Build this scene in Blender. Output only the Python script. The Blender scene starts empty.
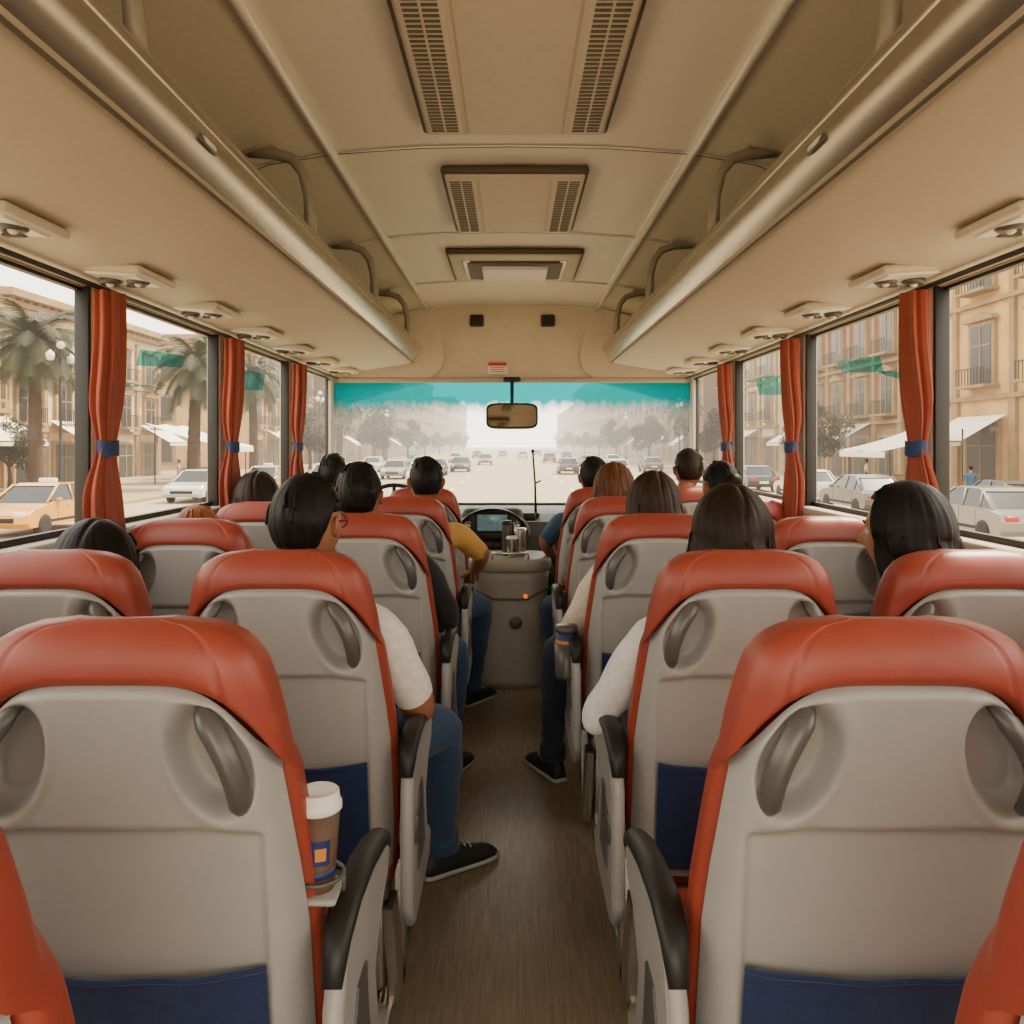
import bpy, bmesh, math, random
from mathutils import Vector, Matrix
random.seed(7)
S=bpy.context.scene
COL=S.collection
G=-1.25   # street level (bus floor is z=0)

# ------------------------------------------------------------------ materials
def srgb(r,g,b):
    f=lambda c:(c/255/12.92) if c/255<=0.04045 else ((c/255+0.055)/1.055)**2.4
    return (f(r),f(g),f(b),1)
HAZE_GLOW=(1.0,0.88,0.68,1)
def mat(name,col,rough=.6,metal=0,var=.08,scale=20,bump=0,bscale=60,stretch=(1,1,1),painted_haze=False,sheen=0,coat=0,emit=0,hz=470,bdist=.002,spec=.5):
    m=bpy.data.materials.new(name); m.use_nodes=True
    nt=m.node_tree; N=nt.nodes; L=nt.links
    b=N['Principled BSDF']; out=N['Material Output']
    c=srgb(*col)
    tc=N.new('ShaderNodeTexCoord'); mp=N.new('ShaderNodeMapping'); mp.inputs['Scale'].default_value=stretch
    L.new(tc.outputs['Object'],mp.inputs['Vector'])
    nz=N.new('ShaderNodeTexNoise'); nz.inputs['Scale'].default_value=scale; nz.inputs['Detail'].default_value=4
    L.new(mp.outputs['Vector'],nz.inputs['Vector'])
    rp=N.new('ShaderNodeValToRGB')
    rp.color_ramp.elements[0].position=.3; rp.color_ramp.elements[1].position=.7
    rp.color_ramp.elements[0].color=tuple(x*(1-var) for x in c[:3])+(1,)
    rp.color_ramp.elements[1].color=tuple(min(1,x*(1+var)) for x in c[:3])+(1,)
    L.new(nz.outputs['Fac'],rp.inputs['Fac']); L.new(rp.outputs['Color'],b.inputs['Base Color'])
    b.inputs['Roughness'].default_value=rough; b.inputs['Metallic'].default_value=metal
    b.inputs['Specular IOR Level'].default_value=spec
    if sheen: b.inputs['Sheen Weight'].default_value=sheen
    if coat: b.inputs['Coat Weight'].default_value=coat
    if emit:
        L.new(rp.outputs['Color'],b.inputs['Emission Color']); b.inputs['Emission Strength'].default_value=emit
    if bump:
        n2=N.new('ShaderNodeTexNoise'); n2.inputs['Scale'].default_value=bscale; n2.inputs['Detail'].default_value=3
        L.new(mp.outputs['Vector'],n2.inputs['Vector'])
        bp=N.new('ShaderNodeBump'); bp.inputs['Strength'].default_value=bump; bp.inputs['Distance'].default_value=bdist
        L.new(n2.outputs['Fac'],bp.inputs['Height']); L.new(bp.outputs['Normal'],b.inputs['Normal'])
    if painted_haze:   # hazy air painted as a glow mixed into the material, stronger along the street
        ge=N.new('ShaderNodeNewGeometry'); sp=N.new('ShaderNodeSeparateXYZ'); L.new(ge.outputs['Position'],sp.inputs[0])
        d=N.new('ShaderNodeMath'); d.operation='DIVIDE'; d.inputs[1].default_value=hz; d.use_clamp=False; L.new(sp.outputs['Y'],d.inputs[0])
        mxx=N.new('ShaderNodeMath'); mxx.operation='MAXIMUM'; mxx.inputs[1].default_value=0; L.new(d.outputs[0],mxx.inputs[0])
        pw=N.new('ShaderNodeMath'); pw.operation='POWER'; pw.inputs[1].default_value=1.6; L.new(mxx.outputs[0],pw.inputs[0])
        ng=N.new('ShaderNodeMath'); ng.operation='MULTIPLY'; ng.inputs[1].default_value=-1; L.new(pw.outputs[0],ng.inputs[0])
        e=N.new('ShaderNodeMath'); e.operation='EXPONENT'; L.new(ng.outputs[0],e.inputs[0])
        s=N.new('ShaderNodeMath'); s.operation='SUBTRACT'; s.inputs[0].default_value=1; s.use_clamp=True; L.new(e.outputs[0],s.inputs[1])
        em=N.new('ShaderNodeEmission'); em.inputs['Color'].default_value=HAZE_GLOW; em.inputs['Strength'].default_value=3.4
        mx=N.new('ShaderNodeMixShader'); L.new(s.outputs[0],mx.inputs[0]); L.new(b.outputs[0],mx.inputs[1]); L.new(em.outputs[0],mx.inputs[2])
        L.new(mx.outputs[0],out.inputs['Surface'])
    return m

M={}
M['plastic']=mat('seat_plastic_grey',(164,162,158),.42,0,.02,30,.15,400,bdist=.0006)
M['leather']=mat('seat_leather_red',(146,60,44),.42,0,.06,12,.3,260,bdist=.0008)
M['handle']=mat('handle_dark_grey',(92,90,87),.35,.2,.04)
M['hoop']=mat('grab_hoop_plastic',(150,142,126),.4,.1,.04)
M['blue']=mat('pocket_blue_cloth',(16,38,84),.85,0,.2,60,.4,400,sheen=.2)
M['cream']=mat('cushion_cream',(205,195,178),.6,0,.05,20,.2,200)
M['black']=mat('black_rubber',(28,27,26),.5,0,.1)
M['metal']=mat('brushed_metal',(186,180,168),.26,.8,.05,10,.05,100,(1,30,1))
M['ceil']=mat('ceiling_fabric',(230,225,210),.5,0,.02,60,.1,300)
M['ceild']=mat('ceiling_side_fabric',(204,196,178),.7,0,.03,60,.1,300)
M['rack']=mat('rack_fabric',(194,183,163),.6,0,.03,70,.15,350)
M['trim']=mat('trim_metal',(230,225,212),.35,.1,.03,10)
M['bulk']=mat('bulkhead_panel',(216,204,180),.6,0,.03,20)
M['wall']=mat('wall_panel',(150,144,132),.7,0,.05,30)
M['pillar']=mat('pillar_panel',(182,173,153),.55,0,.04,20)
M['curtain']=mat('curtain_orange',(142,60,38),.8,0,.14,15,.3,120,(1,1,.2),sheen=.15)
M['tie']=mat('curtain_tie_blue',(26,52,92),.7,0,.1,60)
M['dash']=mat('dashboard_dark',(64,60,54),.55,0,.08,40,.2,200)
M['console']=mat('console_plastic',(158,153,143),.45,0,.05,30)
M['grille']=mat('grille_dark',(88,81,68),.6,0,.05)
M['vent']=mat('vent_panel',(206,198,178),.6,0,.03,30)
M['white']=mat('white_plastic',(236,232,222),.45,0,.02)
M['red']=mat('label_red',(196,44,36),.5)
M['orange']=mat('indicator_orange',(255,120,20),.4,emit=1.0)
M['amber']=mat('label_cup_orange',(214,140,60),.5)
M['cupbrown']=mat('cup_sleeve_brown',(92,66,48),.6,0,.25,40)
M['cupblue']=mat('cup_blue',(34,48,104),.45,0,.1,40)
M['steel']=mat('steel',(190,188,184),.25,.9,.03)
M['screen']=mat('gauge_screen',(90,116,122),.15,0,.3,30,emit=.4)
M['shelf']=mat('rack_inside',(158,148,128),.8,0,.05,40)
M['mirror']=mat('mirror_glass',(200,190,170),.04,1.0,.01)
M['floor']=mat('floor_vinyl_wood',(142,128,108),.30,0,.22,9,.2,60,(12,.8,1))

def glass(name,tint=(1,1,1,1),dust=.06,tealtop=None,teal_noise=0):
    m=bpy.data.materials.new(name); m.use_nodes=True; nt=m.node_tree; N=nt.nodes; L=nt.links
    for n in list(N): N.remove(n)
    out=N.new('ShaderNodeOutputMaterial')
    tr=N.new('ShaderNodeBsdfTransparent'); tr.inputs[0].default_value=tint
    gl=N.new('ShaderNodeBsdfGlossy'); gl.inputs['Roughness'].default_value=.02
    tl=N.new('ShaderNodeBsdfTranslucent'); tl.inputs[0].default_value=(1,.95,.86,1)
    m1=N.new('ShaderNodeMixShader')
    tc=N.new('ShaderNodeTexCoord'); nz=N.new('ShaderNodeTexNoise'); nz.inputs['Scale'].default_value=5; nz.inputs['Detail'].default_value=6
    L.new(tc.outputs['Object'],nz.inputs['Vector'])
    mr=N.new('ShaderNodeMapRange'); mr.inputs['From Min'].default_value=.35; mr.inputs['From Max'].default_value=.75
    mr.inputs['To Min'].default_value=dust*.3; mr.inputs['To Max'].default_value=dust*1.8
    L.new(nz.outputs['Fac'],mr.inputs['Value'])
    L.new(mr.outputs[0],m1.inputs[0]); L.new(tr.outputs[0],m1.inputs[1]); L.new(tl.outputs[0],m1.inputs[2])
    m2=N.new('ShaderNodeMixShader'); m2.inputs[0].default_value=.025
    L.new(m1.outputs[0],m2.inputs[1]); L.new(gl.outputs[0],m2.inputs[2])
    last=m2
    if tealtop:
        ge=N.new('ShaderNodeNewGeometry'); sp=N.new('ShaderNodeSeparateXYZ'); L.new(ge.outputs['Position'],sp.inputs[0])
        mpp=N.new('ShaderNodeMapping'); mpp.inputs['Scale'].default_value=(1,1,.3); L.new(ge.outputs['Position'],mpp.inputs[0])
        n3=N.new('ShaderNodeTexNoise'); n3.inputs['Scale'].default_value=16; n3.inputs['Detail'].default_value=6
        L.new(mpp.outputs[0],n3.inputs['Vector'])
        a=N.new('ShaderNodeMath'); a.operation='MULTIPLY_ADD'; a.inputs[1].default_value=teal_noise; L.new(n3.outputs['Fac'],a.inputs[0]); L.new(sp.outputs['Z'],a.inputs[2])
        r=N.new('ShaderNodeMapRange'); r.inputs['From Min'].default_value=tealtop[0]+teal_noise*.5; r.inputs['From Max'].default_value=tealtop[1]+teal_noise*.5
        L.new(a.outputs[0],r.inputs['Value'])
        t2=N.new('ShaderNodeBsdfTransparent'); t2.inputs[0].default_value=(.002,.14,.18,1)
        l2=N.new('ShaderNodeBsdfTranslucent'); l2.inputs[0].default_value=(.0,.28,.34,1)
        mm=N.new('ShaderNodeMixShader'); mm.inputs[0].default_value=.45; L.new(t2.outputs[0],mm.inputs[1]); L.new(l2.outputs[0],mm.inputs[2])
        m3=N.new('ShaderNodeMixShader'); L.new(r.outputs[0],m3.inputs[0]); L.new(m2.outputs[0],m3.inputs[1]); L.new(mm.outputs[0],m3.inputs[2])
        last=m3
    L.new(last.outputs[0],out.inputs['Surface'])
    return m
M['glass']=glass('window_glass',dust=.004)
M['wsglass']=glass('windshield_glass',dust=.003,tealtop=(1.575,1.665),teal_noise=.13)
M['film']=glass('teal_film',tint=(.08,.55,.60,1),dust=.02)

# exterior
M['asphalt']=mat('asphalt',(150,134,108),.9,0,.12,.8,painted_haze=True)
M['paving']=mat('sidewalk_paving',(146,124,90),.85,0,.1,1.2,painted_haze=True)
M['lane']=mat('lane_paint',(210,204,188),.7,painted_haze=True)
M['stoneA']=mat('building_cream',(184,146,90),.85,0,.2,.5,painted_haze=True)
M['stoneB']=mat('building_white',(200,180,142),.85,0,.16,.5,painted_haze=True)
M['stoneC']=mat('building_ochre',(120,84,48),.85,0,.2,.5,painted_haze=True)
M['stoneD']=mat('building_stone_brown',(92,66,40),.85,0,.2,.5,painted_haze=True)
M['trimst']=mat('building_trim',(138,110,70),.8,0,.18,1,painted_haze=True)
M['winx']=mat('building_window',(24,19,15),.3,0,.3,.6,painted_haze=True)
M['iron']=mat('iron_railing',(18,16,14),.6,painted_haze=True)
M['bark']=mat('palm_bark',(60,42,25),.9,0,.3,6,painted_haze=True)
M['frond']=mat('palm_frond',(50,52,18),.7,0,.3,3,painted_haze=True)
M['leaf']=mat('tree_leaves',(50,44,18),.8,0,.5,2,painted_haze=True)
M['canopy']=mat('market_canopy_white',(226,216,196),.8,painted_haze=True)
M['tire']=mat('tire',(12,11,10),.8,painted_haze=True)
M['hub']=mat('hub',(120,116,110),.3,.6,painted_haze=True)
M['cwin']=mat('car_window',(10,11,12),.12,0,.1,painted_haze=True)
M['lamp']=mat('car_lamp_red',(160,20,12),.3,painted_haze=True)
M['lampw']=mat('car_lamp_white',(215,215,205),.2,painted_haze=True)
CARP={}
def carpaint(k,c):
    if k not in CARP: CARP[k]=mat('car_paint_'+k,c,.25,.1,.02,painted_haze=True,coat=.6)
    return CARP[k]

# ------------------------------------------------------------------ mesh builder
class MB:
    def __init__(s): s.v=[];s.f=[];s.m=[];s.sm=[];s.mats=[]
    def mi(s,k):
        mm=M[k] if isinstance(k,str) else k
        if mm not in s.mats: s.mats.append(mm)
        return s.mats.index(mm)
    def add(s,vs,fs,k,smooth=True,mx=None):
        o=len(s.v); i=s.mi(k)
        for p in vs:
            p=Vector(p)
            if mx is not None: p=mx@p
            s.v.append(tuple(p))
        for f in fs: s.f.append(tuple(o+a for a in f)); s.m.append(i); s.sm.append(smooth)
    def box(s,c,d,k,bev=0,rot=None,seg=2,smooth=None):
        x,y,z=d[0]/2,d[1]/2,d[2]/2
        mx=Matrix.Translation(Vector(c))
        if rot is not None: mx=mx@rot
        if bev<=0:
            vs=[(a*x,b*y,e*z) for a in(-1,1) for b in(-1,1) for e in(-1,1)]
            fs=[(0,1,3,2),(4,6,7,5),(0,4,5,1),(2,3,7,6),(0,2,6,4),(1,5,7,3)]
            s.add(vs,fs,k,False,mx); return
        bm=bmesh.new(); bmesh.ops.create_cube(bm,size=1)
        for v in bm.verts: v.co=Vector((v.co.x*d[0],v.co.y*d[1],v.co.z*d[2]))
        bmesh.ops.bevel(bm,geom=bm.edges[:],offset=min(bev,min(d)*.49),segments=seg,affect='EDGES',profile=.5)
        bm.verts.index_update()
        s.add([v.co.copy() for v in bm.verts],[[v.index for v in f.verts] for f in bm.faces],k,True if smooth is None else smooth,mx)
        bm.free()
    def tube(s,pts,r,k,seg=10,caps=True,flat=1.0,mx=None,up=None,closed=False):
        pts=[Vector(p) for p in pts]; n=len(pts)
        rr=r if isinstance(r,(list,tuple)) else [r]*n
        vs=[];fs=[]
        t0=(pts[1]-pts[0]).normalized()
        u=Vector(up) if up else (Vector((0,0,1)) if abs(t0.z)<.9 else Vector((1,0,0)))
        for i,p in enumerate(pts):
            if closed: t=(pts[(i+1)%n]-pts[i-1]).normalized()
            else: t=((pts[min(i+1,n-1)]-pts[max(i-1,0)])).normalized()
            a=t.cross(u)
            if a.length<1e-5: a=t.cross(Vector((0,1,.01)))
            a.normalize(); b=a.cross(t).normalized(); 
            if not up: u=b
            for j in range(seg):
                w=2*math.pi*j/seg
                vs.append(p+a*math.cos(w)*rr[i]+b*math.sin(w)*rr[i]*flat)
        rng=n if closed else n-1
        for i in range(rng):
            for j in range(seg):
                i2=(i+1)%n
                fs.append((i*seg+j,i*seg+(j+1)%seg,i2*seg+(j+1)%seg,i2*seg+j))
        if caps and not closed:
            fs.append(tuple(range(seg-1,-1,-1))); fs.append(tuple((n-1)*seg+j for j in range(seg)))
        s.add(vs,fs,k,True,mx)
    def lathe(s,prof,c,k,seg=24,mx=None):
        vs=[];fs=[];n=len(prof)
        for r,z in prof:
            for j in range(seg):
                w=2*math.pi*j/seg; vs.append((c[0]+r*math.cos(w),c[1]+r*math.sin(w),c[2]+z))
        for i in range(n-1):
            for j in range(seg): fs.append((i*seg+j,i*seg+(j+1)%seg,(i+1)*seg+(j+1)%seg,(i+1)*seg+j))
        if prof[0][0]>1e-4: fs.append(tuple(range(seg-1,-1,-1)))
        if prof[-1][0]>1e-4: fs.append(tuple((n-1)*seg+j for j in range(seg)))
        s.add(vs,fs,k,True,mx)
    def ball(s,c,r,k,seg=16,rings=10,mx=None,fn=None):
        vs=[];fs=[]
        if not isinstance(r,(tuple,list)): r=(r,r,r)
        for i in range(rings+1):
            th=math.pi*i/rings
            for j in range(seg):
                ph=2*math.pi*j/seg
                p=Vector((r[0]*math.sin(th)*math.sin(ph),r[1]*math.sin(th)*math.cos(ph),r[2]*math.cos(th)))
                if fn: p=fn(p)
                vs.append(p+Vector(c))
        for i in range(rings):
            for j in range(seg): fs.append((i*seg+j,(i+1)*seg+j,(i+1)*seg+(j+1)%seg,i*seg+(j+1)%seg))
        s.add(vs,fs,k,True,mx)
    def grid(s,fn,nu,nv,k,smooth=True,mx=None,flip=False):
        vs=[fn(i/nu,j/nv) for j in range(nv+1) for i in range(nu+1)]
        fs=[]
        for j in range(nv):
            for i in range(nu):
                a=j*(nu+1)+i; q=(a,a+1,a+nu+2,a+nu+1); fs.append(q[::-1] if flip else q)
        s.add(vs,fs,k,smooth,mx)
    def prism(s,poly,axis,a,b,k,smooth=False):
        n=len(poly)
        def P(p,t): return (t,p[0],p[1]) if axis=='x' else (p[0],t,p[1])
        vs=[P(p,a) for p in poly]+[P(p,b) for p in poly]
        fs=[(i,(i+1)%n,n+(i+1)%n,n+i) for i in range(n)]
        s.add(vs,fs,k,smooth)
        s.add(vs,[tuple(range(n))[::-1],tuple(range(n,2*n))],k,False)
    def mesh(s,name):
        me=bpy.data.meshes.new(name); me.from_pydata(s.v,[],s.f)
        for mm in s.mats: me.materials.append(mm)
        me.polygons.foreach_set('material_index',s.m); me.polygons.foreach_set('use_smooth',s.sm)
        bm=bmesh.new(); bm.from_mesh(me); bmesh.ops.remove_doubles(bm,verts=bm.verts,dist=1e-5)
        bmesh.ops.recalc_face_normals(bm,faces=bm.faces); bm.to_mesh(me); bm.free()
        me.update(); return me
    def obj(s,name,parent=None,loc=None):
        o=bpy.data.objects.new(name,s.mesh(name)); COL.objects.link(o)
        if parent: o.parent=parent
        if loc: o.location=loc
        return o
def inst(name,me,loc,rot=0,sc=1,parent=None):
    o=bpy.data.objects.new(name,me); COL.objects.link(o); o.location=loc; o.rotation_euler=(0,0,rot)
    o.scale=(sc,sc,sc) if not isinstance(sc,(tuple,list)) else sc
    if parent: o.parent=parent
    return o
def empty(name,loc=(0,0,0)):
    e=bpy.data.objects.new(name,None); COL.objects.link(e); e.location=loc; e.empty_display_size=.1; return e
def interp(tab,x):
    if x<=tab[0][0]: return tab[0][1]
    for (a,b),(c,d) in zip(tab,tab[1:]):
        if x<=c: t=(x-a)/(c-a); return b+(d-b)*t
    return tab[-1][1]
def sst(a,b,x):
    t=max(0,min(1,(x-a)/(b-a))); return t*t*(3-2*t)

# ------------------------------------------------------------------ camera
cam=bpy.data.cameras.new('camera'); co=bpy.data.objects.new('camera',cam); COL.objects.link(co)
co.location=(0,0,1.35); co.rotation_euler=(math.radians(90),0,0)
cam.sensor_width=36; cam.lens=28.125; cam.shift_y=-67/1024; cam.clip_start=.02; cam.clip_end=2000
S.camera=co

# ------------------------------------------------------------------ world / sun
w=bpy.data.worlds.new('world'); S.world=w; w.use_nodes=True
nt=w.node_tree; bg=nt.nodes['Background']
tc=nt.nodes.new('ShaderNodeTexCoord'); sp=nt.nodes.new('ShaderNodeSeparateXYZ'); rp=nt.nodes.new('ShaderNodeValToRGB')
nt.links.new(tc.outputs['Generated'],sp.inputs[0]); nt.links.new(sp.outputs['Z'],rp.inputs[0])
rp.color_ramp.elements[0].color=(1,.90,.73,1); rp.color_ramp.elements[1].color=(.92,.87,.78,1); rp.color_ramp.elements[1].position=.8
nt.links.new(rp.outputs[0],bg.inputs['Color']); bg.inputs['Strength'].default_value=4.8
sl=bpy.data.lights.new('sun','SUN'); sl.energy=14; sl.color=(1,.85,.60); sl.angle=math.radians(3)
so=bpy.data.objects.new('sun',sl); COL.objects.link(so)
so.rotation_euler=Vector((-.56,-.38,-1.0)).to_track_quat('-Z','Y').to_euler()

# ------------------------------------------------------------------ bus shell
YF=5.6; YB=-1.6
b=MB(); b.box((0,(YF+YB)/2,-.03),(2.56,YF-YB,.06),'floor'); b.obj('floor')
for sgn,nm in((-1,'left'),(1,'right')):
    b=MB()
    b.box((sgn*1.29,(YF+YB)/2,.54),(.06,YF-YB,1.08),'wall')
    b.box((sgn*1.25,(YF+YB)/2,1.075),(.07,YF-YB,.035),'pillar',.012)
    b.box((sgn*1.29,(YF+YB)/2,1.95),(.06,YF-YB,.27),'pillar')
    b.obj('wall_'+nm)
    b=MB()
    b.box((sgn*.292,(4.3+YB)/2,.02),(.03,4.3-YB,.04),'metal',.006)
    b.box((sgn*.325,(4.3+YB)/2,.012),(.02,4.3-YB,.024),'metal',.004)
    b.obj('trim_floor_rail_'+nm)
b=MB()
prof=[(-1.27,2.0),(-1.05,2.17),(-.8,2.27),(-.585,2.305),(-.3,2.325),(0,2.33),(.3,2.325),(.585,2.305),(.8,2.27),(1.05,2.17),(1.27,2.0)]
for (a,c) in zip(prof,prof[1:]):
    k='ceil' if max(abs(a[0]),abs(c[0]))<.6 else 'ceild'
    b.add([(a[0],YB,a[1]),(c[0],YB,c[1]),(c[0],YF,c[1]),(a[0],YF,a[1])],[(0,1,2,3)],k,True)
b.add([(-1.3,YB,2.45),(1.3,YB,2.45),(1.3,YF,2.45),(-1.3,YF,2.45)],[(0,1,2,3)],'ceil',False)
for y in (.35,1.5,2.62,3.68,4.75):
    for (a,c) in zip(prof[1:],prof[2:-1]):
        b.add([(a[0],y-.006,a[1]-.003),(c[0],y-.006,c[1]-.003),(c[0],y+.006,c[1]-.003),(a[0],y+.006,a[1]-.003)],[(0,1,2,3)],'grille',False)
        b.add([(a[0],y-.018,a[1]-.004),(c[0],y-.018,c[1]-.004),(c[0],y-.006,c[1]-.004),(a[0],y-.006,a[1]-.004)],[(0,1,2,3)],'trim',False)
b.obj('ceiling')
for sgn,nm in((-1,'left'),(1,'right')):
    b=MB(); b.tube([(sgn*.585,YB,2.296),(sgn*.585,YF,2.296)],.016,'trim',10)
    b.obj('trim_ceiling_rail_'+nm)

def vent(y0,y1,x0,x1,name,slotw,hatch=False):
    b=MB(); z=2.318
    cx=(x0+x1)/2; W=(x1-x0)
    b.box((cx,(y0+y1)/2,z-.008),(W,y1-y0,.03),'grille',.012)
    b.box((cx,(y0+y1)/2,z-.016),(W-.022,y1-y0-.022,.03),'vent',.012)
    if not hatch:
        b.box((cx,(y0+y1)/2,z-.022),(W*.52,y1-y0-.06,.03),'vent',.012)
        for sg in(-1,1):
            xc=cx+sg*W*.37
            b.box((xc,(y0+y1)/2,z-.031),(slotw+.02,y1-y0-.08,.006),'vent',.002)
            n=int((y1-y0-.1)/.022)
            for i in range(n):
                yy=y0+.05+(i+.5)*(y1-y0-.1)/n
                for q in(-1,1):
                    b.box((xc+q*slotw*.25,yy,z-.0345),(slotw*.42,.010,.003),'grille')
    else:
        b.box((cx,(y0+y1)/2,z-.034),(W*.72,(y1-y0)*.62,.02),'grille',.01)
        b.box((cx,(y0+y1)/2+.02,z-.05),(W*.5,(y1-y0)*.5,.03),'white',.012)
        for sg in(-1,1): b.box((cx+sg*W*.36,(y0+y1)/2,z-.03),(.04,(y1-y0)*.7,.02),'trim',.006)
    b.obj(name)
vent(.95,2.44,-.27,.29,'ceiling_air_vent',.085)
vent(2.78,3.55,-.25,.27,'ceiling_air_vent',.085)
vent(-.8,.6,-.27,.29,'ceiling_air_vent',.085)
vent(3.95,4.6,-.33,.36,'roof_hatch',.08,True)

RE=5.35
def rackprof():
    return [(1.262,1.818),(.95,1.845),(.70,1.885),(.645,1.905),(.612,1.945),(.605,1.985),(.622,2.012),(.65,2.015),(.672,1.99),(.70,1.965),(1.262,1.96)]
for sgn,nm in((-1,'left'),(1,'right')):
    E=empty('overhead_luggage_rack')
    b=MB(); P=rackprof()
    ys=[YB,0,1,2,3,4,RE-.12,RE-.05,RE-.015,RE]
    ins=[1,1,1,1,1,1,1,.97,.90,.78]
    n=len(P); kk=['rack','rack','rack','metal','metal','metal','metal','metal','shelf','shelf','shelf']
    def pt(i,t):
        x,z=P[i]; s=ins[t]; cx,cz=1.262,1.9
        return (sgn*(cx+(x-cx)*(1-(1-s)*.5)),ys[t],cz+(z-cz)*s)
    for t in range(len(ys)-1):
        for i in range(n):
            j=(i+1)%n
            b.add([pt(i,t),pt(j,t),pt(j,t+1),pt(i,t+1)],[(0,1,2,3)],kk[i],True)
    b.add([pt(i,len(ys)-1) for i in range(n)],[tuple(range(n))],'trim',False)
    b.obj('shelf',E)
    b=MB()
    b.tube([(sgn*.628,YB,1.992),(sgn*.628,RE-.02,1.992)],.026,'metal',14)
    b.tube([(sgn*.652,YB,1.893),(sgn*.652,RE-.06,1.893)],.005,'grille',6)
    b.box((sgn*.612,1.60,1.955),(.012,.085,.03),'handle',.01,Matrix.Rotation(sgn*.5,4,'Y'))
    b.box((sgn*.607,1.60,1.952),(.012,.06,.016),'white',.005,Matrix.Rotation(sgn*.5,4,'Y'))
    b.obj('rail',E)
    b=MB()
    for q in range(9):
        y=.56+q*.57
        cx=sgn*1.10; zz=1.833
        b.box((cx,y,zz),(.20,.24,.022),'vent',.03,Matrix.Rotation(sgn*-.08,4,'Y'),3)
        b.box((cx,y,zz-.01),(.15,.17,.014),'trim',.02,Matrix.Rotation(sgn*-.08,4,'Y'),3)
        for dx,dy in((-.04,0),(.04,0)):
            b.lathe([(.030,.0),(.032,-.010),(.024,-.018),(.018,-.012),(.0,-.010)],(cx+dx,y+dy,zz-.012),'handle',16)
            b.ball((cx+dx,y+dy,zz-.024),.012,'white',10,6)
        b.box((cx,y+.07,zz-.018),(.05,.02,.01),'grille',.004)
    b.obj('reading_lights',E)
    for q in range(5):
        y=.18+q*1.155
        b=MB()
        pts=[(sgn*.82,y,2.262),(sgn*.735,y-.005,2.255),(sgn*.68,y-.012,2.235),(sgn*.645,y-.02,2.19),(sgn*.628,y-.02,2.12),(sgn*.625,y-.01,2.05),(sgn*.628,y,2.0)]
        b.tube(pts,[.018,.018,.017,.016,.016,.018,.022],'hoop',10)
        b.box((sgn*.80,y,2.268),(.15,.05,.022),'hoop',.01,Matrix.Rotation(sgn*.22,4,'Y'))
        b.obj('grab_hoop',E)

PY=[-1.2,0.0,1.2,2.40,3.43,4.50]
for sgn,nm in((-1,'left'),(1,'right')):
    for y in PY:
        b=MB()
        b.box((sgn*1.27,y+.01,1.45),(.06,.085,.78),'pillar',.012)
        b.box((sgn*1.268,y-.038,1.45),(.045,.014,.78),'black',.004)
        b.box((sgn*1.268,y+.058,1.45),(.045,.014,.78),'black',.004)
        b.obj('trim_window_pillar_'+nm)
    ys=PY+[YF-.06]
    for i in range(len(ys)-1):
        y0,y1=ys[i]+.06,ys[i+1]-.04
        E=empty('window_%d'%(i+1+(6 if sgn>0 else 0)))
        b=MB(); x=sgn*1.285
        b.add([(x,y0,1.08),(x,y1,1.08),(x,y1,1.83),(x,y0,1.83)],[(0,1,2,3)],'glass',False); b.obj('glass',E)
        b=MB()
        b.box((sgn*1.28,(y0+y1)/2,1.10),(.02,y1-y0,.02),'black'); b.box((sgn*1.28,(y0+y1)/2,1.815),(.02,y1-y0,.02),'black'); b.obj('gasket',E)
    for (ya,yb,za,zb) in (((2.72,3.10,1.62,1.70),(2.62,2.95,1.54,1.57),(3.62,4.1,1.60,1.72)) if sgn<0 else ((2.75,3.1,1.60,1.68),(3.7,4.15,1.58,1.70),(2.60,2.75,1.56,1.61))):
        b=MB(); x=sgn*1.279
        b.add([(x,ya,za),(x,yb,za+.03),(x,yb+.05,zb),(x,ya+.03,zb-.02)],[(0,1,2,3)],'film',False); b.obj('window_tint_film')
    for y in (-.0,1.2,2.37,3.43,4.48):
        b=MB()
        def cf(u,v,y=y,sgn=sgn):
            z=1.80-.80*v
            tie=math.exp(-((z-1.34)/.10)**2)
            wd=(.052+.030*sst(1.8,1.2,z))*(1-.45*tie); dp=.032*(1-.5*tie)
            a=2*math.pi*u
            rf=1+.16*math.sin(a*7+z*3)+.07*math.sin(a*12+1.3+z*5)
            return (sgn*(1.198+.010*math.sin(z*6)*(1-tie))+math.cos(a)*dp*rf, y+math.sin(a)*wd*rf+.010*math.sin(z*9), z)
        b.grid(cf,84,44,'curtain')
        vs=[];fs=[]
        for t in range(20):
            for dz in(-.022,.022): vs.append((sgn*1.195+math.cos(2*math.pi*t/20)*.026,y+math.sin(2*math.pi*t/20)*.046-.005,1.34+.004*math.sin(t)+dz))
        for t in range(20): fs.append((2*t,2*((t+1)%20),2*((t+1)%20)+1,2*t+1))
        b.add(vs,fs,'tie')
        b.tube([(sgn*1.21,y+.03,1.34),(sgn*1.25,y+.05,1.37)],.006,'tie',6)
        b.obj('window_curtain')
    b=MB(); b.tube([(sgn*1.2,YB,1.808),(sgn*1.2,YF-.1,1.808)],.008,'black',8); b.obj('curtain_rail')

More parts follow.
